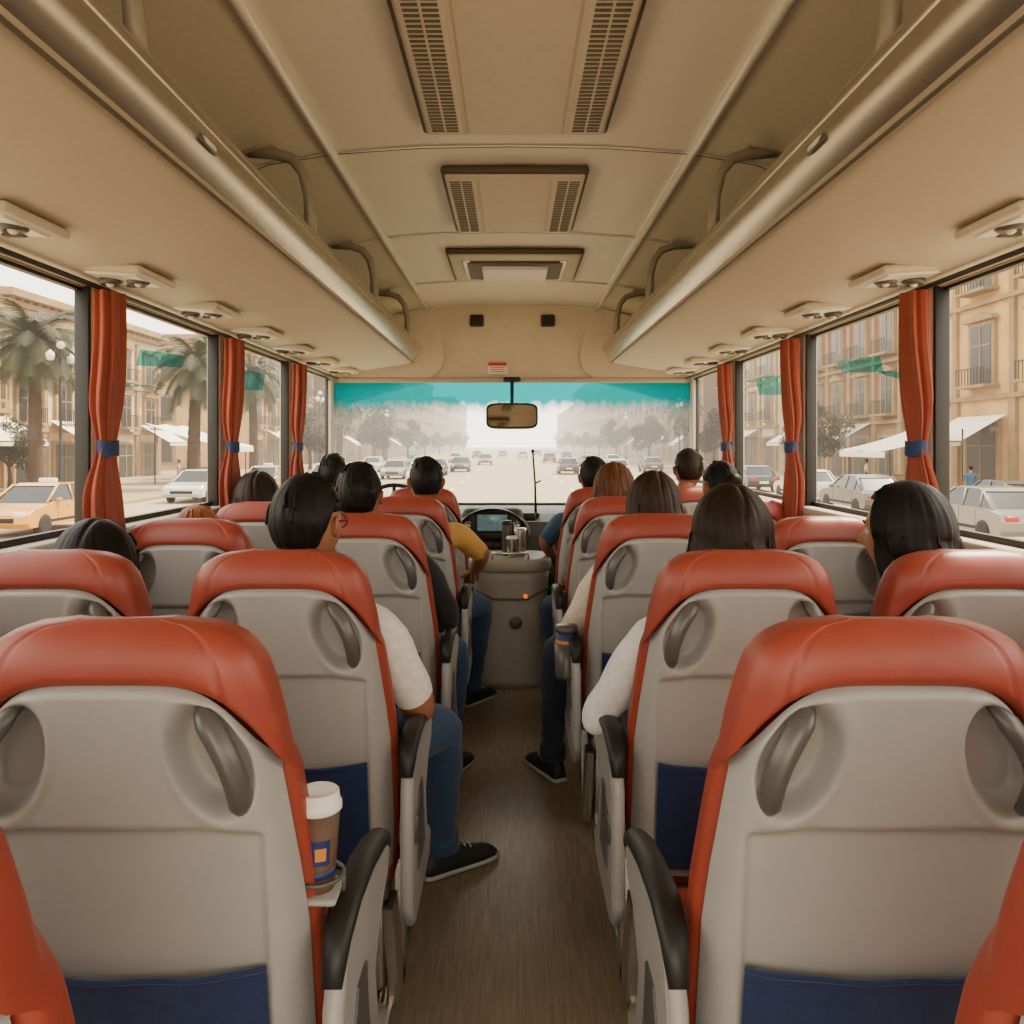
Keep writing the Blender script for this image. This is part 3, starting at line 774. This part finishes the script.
def person(kind,x,y,ztop,shirt,pants,hair,style,yaw=0,skin=0,sleeve='short',legs=None,arms=None,seed=0,female=False,stand=False,pitch=0,hx=0,glasses=False):
    sk=SKIN[skin]; hm=hairmat(hair); sm=CL[shirt]; pm=CL[pants]
    E=empty(kind,(x,y,0))
    dz=ztop-1.285; wf=.94 if female else 1.04
    if not stand:
        P={'pel':(0,.335,.575),'sp':(0,.315,.70+dz*.3),'ch':(0,.275,.82+dz*.7),'uc':(0,.255,.905+dz),'nb':(0,.25,.965+dz),'nk':(0,.25,1.04+dz)}
        head=Vector((hx,.27,1.158+dz))
    else:
        P={'pel':(0,.0,.92),'sp':(0,.0,1.05),'ch':(0,.0,1.2),'uc':(0,0,1.34),'nb':(0,0,1.42),'nk':(0,0,1.49)}
        head=Vector((0,.015,1.60))
    J=[];ID={};EG=[];CLS=[]
    def j(n,p,r): ID[n]=len(J); J.append((tuple(p),r))
    def e(a,c,cl): EG.append((ID[a],ID[c])); CLS.append((ID[a],ID[c],cl))
    j('pel',P['pel'],.115); j('sp',P['sp'],.108*wf); j('ch',P['ch'],.115*wf); j('uc',P['uc'],.095*wf); j('nb',P['nb'],.058*wf); j('nk',P['nk'],.050*wf); j('hd',tuple(head-Vector((0,.015,.03))),.05)
    e('pel','sp','s');e('sp','ch','s');e('ch','uc','s');e('uc','nb','s');e('nb','nk','k');e('nk','hd','k')
    hands=[];feet=[]
    for sg,sd in((-1,'l'),(1,'r')):
        uz=P['uc'][2]; uy=P['uc'][1]
        S_=Vector((sg*.170*wf,uy,uz+.025))
        if stand: EL=Vector((sg*.22,-.01,1.08)); WR=Vector((sg*.23,.08,.84))
        else:
            ar=(arms or {}).get(sd)
            EL=Vector(ar[0]) if ar else Vector((sg*.225*wf,.30,.70+dz*.5)); WR=Vector(ar[1]) if ar else Vector((sg*.13,.55,.655))
        j('sh'+sd,S_,.066*wf); e('uc','sh'+sd,'s')
        mid=S_.lerp(EL,.5); j('ua'+sd,mid,.056*wf); e('sh'+sd,'ua'+sd,'s')
        q=S_.lerp(EL,.80); j('se'+sd,q,.050*wf); e('ua'+sd,'se'+sd,'s')
        j('el'+sd,EL,.042*wf); e('se'+sd,'el'+sd,'k' if sleeve=='short' else 's')
        q=EL.lerp(WR,.35); j('fa'+sd,q,.040*wf); e('el'+sd,'fa'+sd,'k' if sleeve=='short' else 's')
        q=EL.lerp(WR,.88); j('cu'+sd,q,.027*wf); e('fa'+sd,'cu'+sd,'k' if sleeve=='short' else 's')
        j('wr'+sd,WR,.022*wf); e('cu'+sd,'wr'+sd,'k')
        hands.append((sg,EL,WR))
        if stand:
            H=Vector((sg*.085,0,.88)); K=Vector((sg*.10,.03,.48)); A=Vector((sg*.11,0.0 if sg>0 else .1,.10)); fa=-sg*.15
        else:
            lg=(legs or {}).get(sd,(sg*.12,.69,sg*.12,.72,-sg*.1))
            H=Vector((sg*.088,.37,.565)); K=Vector((lg[0],lg[1],.545)); A=Vector((lg[2],lg[3],.115)); fa=lg[4]
        kf=1.0 if (female or stand) else 1.12
        j('hp'+sd,H,.088); e('pel','hp'+sd,'p')
        j('th'+sd,H.lerp(K,.5),.080*kf); e('hp'+sd,'th'+sd,'p')
        j('kn'+sd,K,.066*kf); e('th'+sd,'kn'+sd,'p')
        j('ca'+sd,K.lerp(A,.35),.059*kf); e('kn'+sd,'ca'+sd,'p')
        j('an'+sd,A,.046*kf); e('ca'+sd,'an'+sd,'p')
        feet.append((sg,K,A,fa))
    me=skin_body(J,EG,0)
    pz0,pz1=P['pel'][2],P['nb'][2]
    for v in me.vertices:
        c=v.co
        if abs(c.x)<.2 and pz0-.05<c.z<pz1 :
            f=sst(pz0-.05,pz0+.05,c.z)*(1-sst(pz1-.07,pz1,c.z))*(1-sst(.12,.2,abs(c.x))); c.x*=1+.22*f
        c.x+=.0025*math.sin(c.z*60+c.y*40); c.y+=.0025*math.sin(c.z*50+c.x*70)
    for mm in(sm,pm,sk): me.materials.append(mm)
    idx={'s':0,'p':1,'k':2}
    segs=[(Vector(J[a][0]),Vector(J[c_][0]),idx[cl],J[a][1],J[c_][1]) for a,c_,cl in CLS]
    for f in me.polygons:
        c=f.center; best=9;bi=0
        for a,d,i,ra,rb in segs:
            ab=d-a; t=max(0,min(1,(c-a).dot(ab)/max(1e-9,ab.length_squared)))
            dist=(c-(a+ab*t)).length/(ra+(rb-ra)*t)
            if dist<best: best=dist;bi=i
        f.material_index=bi; f.use_smooth=True
    o=bpy.data.objects.new('body',me); COL.objects.link(o); o.parent=E
    b=MB()
    nb=Vector(P['nb']); 
    b.tube([(nb.x+.062*math.cos(t*math.pi/12),nb.y+.058*math.sin(t*math.pi/12)+.004,nb.z+.012-.012*math.sin(t*math.pi/12)) for t in range(24)],.009,sm,8,closed=True)
    for sg,EL,WR in hands:
        if sleeve=='short': continue
        d=(WR-EL).normalized(); p=WR-d*.01; b.tube([p-d*.02,p+d*.012],.030,sm,14)
    b.obj('collar_and_cuffs',E)
    b=MB(); head_mesh(b,sk,hm,glasses); h=b.obj('head',E); h.location=head; h.rotation_euler=(pitch,0,yaw)
    b=MB(); hair_mesh(b,hm,style,seed); h2=b.obj('hair',E); h2.location=head; h2.rotation_euler=(pitch,0,yaw)
    sol=h2.modifiers.new('thick','SOLIDIFY'); sol.thickness=.006; sol.offset=-1
    for sg,EL,WR in hands:
        d=(WR-EL).normalized()
        if not stand: d=(d+Vector((0,.3,.15))).normalized()
        zax=Vector((0,0,1)) if not stand else Vector((sg,0,0))
        xax=d.cross(zax).normalized(); zax=xax.cross(d)
        mx=Matrix((xax,d,zax)).transposed().to_4x4(); mx.translation=WR
        b=MB(); hand_mesh(b,sk,sg,mx); b.obj('hand_'+('l' if sg<0 else 'r'),E)
    for sg,K,A,fa in feet:
        mx=Matrix.Translation((A.x,A.y+.01,0))@Matrix.Rotation(fa,4,'Z')
        b=MB(); shoe_mesh(b,mx); b.obj('shoe_'+('l' if sg<0 else 'r'),E)
        b=MB(); b.tube([(A.x,A.y,.14),(A.x,A.y+.004,.085)],[.051,.055],pm,16); b.obj('trouser_hem_'+('l' if sg<0 else 'r'),E)
    return E

# left side
person('man_passenger',-.495,1.67,1.283,'white','jeans','black','short',yaw=-.3,skin=0,legs={'r':(.290,.64,.275,.84,-.95)},arms={'r':((.275,.28,.70),(.20,.50,.67))},seed=1,glasses=True)
person('woman_passenger',-.96,1.67,1.17,'navy','jeans','black','bob',seed=2,female=True,skin=1,hx=-.05)
person('man_passenger',-.50,2.58,1.293,'black','jeans','black','short',seed=3,sleeve='long',legs={'r':(.27,.62,.24,.66,-.4)},arms={'r':((.28,.28,.72),(.18,.5,.66))},hx=-.045)
person('woman_passenger',-.96,2.40,1.15,'cream','jeans','ginger','short',seed=4,female=True,skin=1,hx=-.09)
person('woman_passenger',-.96,3.12,1.24,'grey','darkjeans','dark','bob',seed=5,female=True,hx=-.12)
person('man_passenger',-.43,3.45,1.30,'yellow','jeans','black','crop',seed=6,legs={'r':(.27,.63,.22,.70,-.6)},arms={'r':((.29,.33,.83),(.24,.54,.72))},yaw=.15,hx=.03)
person('man_passenger',-.95,4.2,1.305,'grey','darkjeans','black','crop',seed=7,hx=-.05)
# right side
person('woman_passenger',.50,1.67,1.255,'palewhite','darkjeans','dark','long',seed=8,female=True,sleeve='long',skin=1,arms={'l':((-.305,.27,.675),(-.20,.50,.66))},hx=.03)
person('woman_passenger',.955,1.67,1.262,'navy','darkjeans','black','bob',yaw=.75,seed=9,female=True,skin=1)
person('woman_passenger',.485,2.58,1.258,'cream','darkjeans','deepbrown','long',seed=10,female=True,sleeve='long',legs={'l':(-.31,.62,-.32,.66,.45)},arms={'l':((-.28,.27,.69),(-.2,.5,.67))},skin=1,hx=.02)
person('woman_passenger',.475,3.45,1.27,'grey','jeans','brown','long',seed=11,female=True,legs={'l':(-.28,.60,-.24,.6,.2)})
person('woman_passenger',.955,3.40,1.28,'cream','jeans','black','bun',seed=12,female=True,yaw=.3)
person('man_passenger',.455,4.2,1.29,'blue','jeans','black','crop',seed=13,skin=0,arms={'l':((-.27,.28,.80),(-.2,.5,.68))})
person('man_passenger',.955,4.2,1.335,'navy','darkjeans','dark','crop',seed=14,hx=.03)
for px,py,c,hr,rz in((17.6,35,'red','black',.6),(18.6,36,'navy','dark',2.6),(17.2,30,'blue','black',-.4),(-17.5,42,'grey','black',2.0),(19.5,44,'white','black',1.0),(-18.5,50,'red','dark',.3)):
    E=person('pedestrian',0,0,1.3,c,'darkjeans',hr,'crop',stand=True,seed=int(px*3+py)); E.location=(px,py,G+.12); E.rotation_euler=(0,0,rz)

# ------------------------------------------------------------------ street
b=MB(); b.add([(-17,-60,G),(17,-60,G),(17,900,G),(-17,900,G)],[(0,1,2,3)],'asphalt',False)
b.obj('street_road')
b=MB()
for sg in(-1,1): b.box((sg*122,420,G+.0),(210,960,.24),'paving')
b.obj('sidewalk_ground')
b=MB()
for x in(-10.5,-7,-3.5,3.5,7,10.5):
    for i in range(40):
        b.add([(x-.07,i*9,G+.006),(x+.07,i*9,G+.006),(x+.07,i*9+3.5,G+.006),(x-.07,i*9+3.5,G+.006)],[(0,1,2,3)],'lane',False)
b.obj('road_lane_markings')

def building(sg,xf,y0,y1,h,wall,floors,bayw,name='building',balc=True):
    b=MB(); D=18
    b.box((sg*(xf+D/2),(y0+y1)/2,G+h/2),(D,y1-y0,h),wall)
    b.box((sg*(xf+D/2-.35),(y0+y1)/2,G+h-.35),(D+.9,y1-y0+.5,.45),'trimst')
    b.box((sg*(xf+D/2-.2),(y0+y1)/2,G+h-.9),(D+.5,y1-y0+.3,.3),'trimst')
    for i in range(int((y1-y0)/.9)): b.box((sg*(xf-.25),y0+.45+i*.9,G+h-.7),(.35,.3,.35),'trimst')
    fh=(h-1.4)/floors; nb=max(1,int((y1-y0)/bayw)); bw=(y1-y0)/nb
    for f in range(floors):
        z0=G+f*fh
        if f: b.box((sg*(xf-.1),(y0+y1)/2,z0),(.35,y1-y0+.1,.25),'trimst')
        for i in range(nb+1):
            b.box((sg*(xf-.08),min(max(y0+i*bw,y0+.35),y1-.35),z0+fh/2),(.25,.6 if f==0 else .4,fh),'trimst')
        for i in range(nb):
            yc=y0+(i+.5)*bw; ww=bw*.36; wh=fh*.62; zb=z0+fh*.14 if f else z0+.1
            if f==0: wh=fh*.72; ww=bw*.5
            b.box((sg*(xf-.10),yc,zb+wh/2),(.25,ww+.5,wh+.4),'trimst')
            b.box((sg*(xf-.14),yc,zb+wh/2),(.22,ww,wh),'winx')
            b.box((sg*(xf-.26),yc,zb+wh/2),(.05,.08,wh),'trimst'); b.box((sg*(xf-.26),yc,zb+wh*.66),(.05,ww,.07),'trimst')
            if f: b.prism([(yc-ww*.75,zb+wh+.25),(yc+ww*.75,zb+wh+.25),(yc+ww*.7,zb+wh+.45),(yc,zb+wh+(.75 if (i+f)%2 else .5)),(yc-ww*.7,zb+wh+.45)],'x',sg*(xf-.45),sg*(xf-.1),'trimst')
            if f==0 and (i%3)==1:
                za=G+3.7; n_=6
                for q in range(n_):
                    ya=yc-bw*.42+q*bw*.84/n_; yb=ya+bw*.84/n_
                    b.add([(sg*(xf-.2),ya,za+.5),(sg*(xf-.2),yb,za+.5),(sg*(xf-2.6),yb,za-.9),(sg*(xf-2.6),ya,za-.9),(sg*(xf-2.6),yb,za-1.15),(sg*(xf-2.6),ya,za-1.15)],[(0,1,2,3),(3,2,4,5)],'canopy',False)
                b.tube([(sg*(xf-2.6),yc-bw*.42,za-.9),(sg*(xf-2.6),yc+bw*.42,za-.9)],.03,'iron',6)
            if f and balc:
                b.box((sg*(xf-.45),yc,zb-.12),(.9,ww+.9,.16),'trimst')
                b.box((sg*(xf-.86),yc,zb+.85),(.05,ww+.8,.06),'iron')
                nbar=9
                for q in range(nbar+1): b.box((sg*(xf-.86),yc-(ww+.7)/2+q*(ww+.7)/nbar,zb+.4),(.035,.035,.9),'iron')
    for f in range(floors):
        for i in range(3):
            xc=sg*(xf+3+i*5.5); zb=G+f*fh+fh*.2
            b.box((xc,y0-.02,zb+fh*.3),(2.0,.2,fh*.68),'trimst'); b.box((xc,y0-.08,zb+fh*.3),(1.4,.2,fh*.58),'winx')
    return b.obj(name)
spec=[(1,26,20,52,17,'stoneA',3,5.2),(1,26,53,74,14,'stoneC',3,4.2),(1,25,75,96,19,'stoneB',4,4.4),(1,24,100,140,16,'stoneD',4,5),(1,24,141,175,21,'stoneA',5,5),(1,24,180,240,17,'stoneC',4,5.5),(1,24,242,310,22,'stoneB',5,6),(1,24,315,420,18,'stoneC',4,7),
      (-1,29,20,46,10.5,'stoneB',2,4.5),(-1,30,47,68,12,'stoneB',3,4.2),(-1,27,82,108,14,'stoneA',3,4.6),(-1,25,109,140,17,'stoneD',4,5),(-1,24,145,190,15,'stoneC',4,5),(-1,24,191,240,20,'stoneB',5,5.5),(-1,24,245,320,17,'stoneC',4,6),(-1,24,322,420,22,'stoneD',5,7)]
for s_ in spec: building(*s_)

def palm_mesh(h,R,seed):
    rnd=random.Random(seed); b=MB()
    pts=[];rr=[]
    for i in range(25):
        t=i/24; pts.append((.25*t*t,.1*t,h*t)); rr.append(.36-.12*t+.025*(i%2)+(.12 if t>.93 else 0))
    b.tube(pts,rr,'bark',12)
    top=Vector(pts[-1])
    for k in range(52):
        az=k*2.399; el=1.25-1.9*(k/52)+rnd.uniform(-.12,.12); Lf=R*rnd.uniform(.85,1.1)
        p=top+Vector((0,0,.1)); d=Vector((math.cos(az)*math.cos(el),math.sin(az)*math.cos(el),math.sin(el))); rib=[p.copy()]
        for q in range(9):
            p=p+d*Lf/9; rib.append(p.copy()); d=(d+Vector((0,0,-.16-.02*q))).normalized()
        b.tube(rib,[.04-.003*i for i in range(10)],'frond',4)
        side=Vector((-math.sin(az),math.cos(az),0))
        for q in range(1,10):
            for sb in(0,.33,.66):
                a=rib[q-1].lerp(rib[q],sb+.01); tg=(rib[q]-rib[q-1]).normalized()
                ll=Lf*.26*math.sin(math.pi*(q+sb)/10.5)**.6
                for sg in(-1,1):
                    tip=a+side*sg*ll*.8+tg*ll*.55+Vector((0,0,-ll*.35))
                    b.add([a-tg*.05,a+tg*.07,tip],[(0,1,2)],'frond',False)
    return b.mesh('palm_tree_mesh')
pA=palm_mesh(7.6,3.3,1); pB=palm_mesh(6.6,2.9,2)
for (x,y,me,sc) in((-23.8,40,pA,1),(-17.9,45,pB,1.05),(-20,62,pA,1.0),(-19,88,pB,1.1),(20,92,pA,.9),(-20,125,pA,1.0)):
    inst('palm_tree',me,(x,y,G+.1),random.random()*6,sc)
def tree_mesh(seed):
    rnd=random.Random(seed); b=MB()
    b.tube([(0,0,0),(.1,0,1.5),(0,.1,3.2),(.1,0,4.6)],[.28,.2,.17,.1],'bark',10)
    for q in range(5):
        a=q*1.3; b.tube([(0,0,2.6),(math.cos(a)*1.0,math.sin(a)*1.0,3.8),(math.cos(a)*1.7,math.sin(a)*1.7,4.8)],[.12,.08,.04],'bark',6)
    vs=[];fs=[]
    for c in range(11):
        cx=Vector((rnd.gauss(0,1.2),rnd.gauss(0,1.2),5.0+rnd.gauss(0,.8))); R=rnd.uniform(.9,1.5)
        for q in range(330):
            d=Vector((rnd.gauss(0,1),rnd.gauss(0,1),rnd.gauss(0,.8))).normalized()*R*rnd.uniform(.6,1.05)
            p=cx+d; s=rnd.uniform(.12,.26); u=Vector((rnd.gauss(0,1),rnd.gauss(0,1),rnd.gauss(0,1))).normalized(); w_=u.orthogonal().normalized()
            o=len(vs); vs+= [p-u*s,p+w_*s*.6,p+u*s,p-w_*s*.6]; fs.append((o,o+1,o+2,o+3))
    b.add(vs,fs,'leaf',False)
    return b.mesh('street_tree_mesh')
tA=tree_mesh(1); tB=tree_mesh(2)
k=0
for sg in(-1,1):
    for y in list(range(74,330,34)):
        k+=1
        inst('street_tree',tA if k%2 else tB,(sg*19.2,y+ (k%4)*2,G+.1),k*1.1,.66+.08*(k%4))
inst('street_tree',tA,(21.5,58,G+.1),1,.7); inst('street_tree',tB,(-27.0,43,G+.1),2,.5)

b=MB(); b.lathe([(.16,0),(.16,.5),(.09,.7),(.07,4),(.05,7.2)],(0,0,0),'iron',12)
for sg in(-1,1):
    b.tube([(0,0,6.6),(0,sg*.5,7.0),(0,sg*.9,6.9)],.04,'iron',6); b.lathe([(.0,-.35),(.16,-.3),(.2,0),(.05,.15),(0,.2)],(0,sg*.9,6.85),'canopy',12)
b.ball((0,0,7.35),.2,'canopy',10,8); lp=b.mesh('street_lamp_mesh')
for x,y in((-22.0,39),(17.8,52),(-18,75),(17.8,85),(-18,115),(17.8,125)): inst('street_lamp',lp,(x,y,G+.12))

b=MB()
for x,hh in((-1.8,3.3),(1.8,2.2)):
    for y in(-2.4,2.4): b.tube([(x,y,0),(x,y,hh)],.04,'iron',6)
b.grid(lambda u,v:(-2.2+4.4*u,-2.7+5.4*v,3.45-1.3*u+.12*math.sin(u*3.1)*-1+.05*math.cos(v*12.5)),8,16,'canopy',True)
b.add([(2.2,-2.7,2.15),(2.2,2.7,2.15),(2.2,2.7,1.85),(2.2,-2.7,1.85)],[(0,1,2,3)],'canopy',False)
b.box((0,0,.45),(1.2,3.6,.9),'stoneC',.05)
cm=b.mesh('market_stall_mesh')
for x,y,r,s_ in((-20.5,53,0,1.1),(20.5,42,math.pi,1.0)): inst('market_stall',cm,(x,y,G+.12),r,s_)

def car_mesh(paint,taxi=False):
    b=MB()
    body=[(-2.2,.42),(-2.22,.62),(-2.15,.84),(-1.6,.93),(-1.45,.95),(.95,.95),(1.1,.92),(1.95,.80),(2.18,.66),(2.22,.42),(2.1,.28),(-2.1,.28)]
    def loft(poly,hw,k,tumble=0,z0=.9,top=1.42):
        n=len(poly); xs=[-1,-.96,-.8,0,.8,.96,1]; ins=[.97,.992,1,1,1,.992,.97]
        vs=[];fs=[]
        cy=sum(p[0] for p in poly)/n; cz=sum(p[1] for p in poly)/n
        for xi,i_ in zip(xs,ins):
            for (y,z) in poly:
                w_=hw*(1-tumble*max(0,(z-z0)/(top-z0)))
                vs.append((xi*w_,cy+(y-cy)*i_,cz+(z-cz)*i_))
        for q in range(len(xs)-1):
            for i in range(n): fs.append((q*n+i,q*n+(i+1)%n,(q+1)*n+(i+1)%n,(q+1)*n+i))
        fs.append(tuple(range(n))); fs.append(tuple((len(xs)-1)*n+i for i in range(n)))
        b.add(vs,fs,k,False)
    loft(body,.88,paint)
    gh=[(-1.62,.92),(-1.0,1.38),(-.8,1.43),(.15,1.44),(.35,1.40),(1.12,.92)]
    loft(gh,.80,'cwin',.2)
    roof=[(-1.05,1.37),(-.8,1.45),(.15,1.46),(.40,1.39)]
    loft(roof,.79,paint,.2)
    for sg in(-1,1):
        for (y0,z0,y1,z1) in((-1.64,.93,-1.0,1.40),(1.14,.93,.37,1.41),(-.25,.93,-.22,1.42),(-1.05,.93,-1.02,1.38)):
            b.tube([(sg*.79,y0,z0),(sg*.655,y1,z1)],.035,paint,6)
        for y in(-1.35,1.38):
            mx=Matrix.Translation((sg*.80,y,.32))@Matrix.Rotation(math.radians(90),4,'Y')
            b.lathe([(.2,-.1),(.31,-.1),(.325,-.05),(.325,.06),(.30,.1),(.2,.1)],(0,0,0),'tire',24,mx)
            b.lathe([(.0,-.09),(.2,-.095),(.2,.095),(0,.09)],(0,0,0),'hub',16,mx)
        b.box((sg*.62,-2.17,.72),(.36,.08,.16),'lamp',.03); b.box((sg*.62,2.13,.66),(.34,.12,.14),'lampw',.03)
        b.box((sg*.93,.75,1.0),(.16,.1,.12),paint,.03)
        b.box((sg*.885,.2,.80),(.01,.14,.03),'hub'); b.box((sg*.885,-.75,.80),(.01,.14,.03),'hub')
        b.box((sg*.882,0,.42),(.012,3.2,.08),'tire')
        for yy in(-1.02,-.23,.72): b.box((sg*.879,yy,.68),(.006,.02,.5),'tire')
    b.box((0,2.2,.5),(1.0,.05,.14),'tire',.02); b.box((0,-2.22,.55),(.5,.02,.12),'lampw')
    if taxi: b.box((0,-.3,1.52),(.5,.2,.14),'lampw',.03); 
    return b.mesh('car_mesh')
C={k:car_mesh(carpaint(k,c)) for k,c in(('silver',(122,118,110)),('white',(184,180,170)),('dark',(30,29,30)),('red',(104,24,18)),('grey',(74,72,68)))}
tx=car_mesh(carpaint('taxi',(190,130,4)),True)
inst('taxi',tx,(-14.2,24.2,G),math.pi)
inst('taxi',tx,(-13.5,44,G),math.pi)
for k_,x,y,r in(('silver',13.2,22.3,0),('dark',16.2,26.2,0),('white',-14.6,37.5,math.pi),('grey',13.6,31,0),('white',14,38,0),('dark',13.8,46,0),('white',-6,54,math.pi),('silver',-9,62,math.pi),('dark',-5,78,math.pi),
    ('white',-9.5,84,math.pi),('red',-13.5,60,math.pi),('silver',-3.5,105,math.pi),('white',-8.5,120,math.pi),('grey',-12,100,math.pi),('dark',5,72,0),('white',8.6,66,0),('red',5.5,118,0),('silver',9,96,0),('dark',13.5,60,0),
    ('white',2,150,0),('silver',-2,170,math.pi),('dark',9.5,140,0),('grey',13.5,78,0),('white',12.5,100,0),('white',-13.5,78,math.pi),('silver',6,190,0),('dark',-7,160,math.pi),('white',-11.5,50,math.pi),('grey',-6.5,68,math.pi)):
    inst('car',C[k_],(x,y,G),r)
print('objects',len(bpy.data.objects))
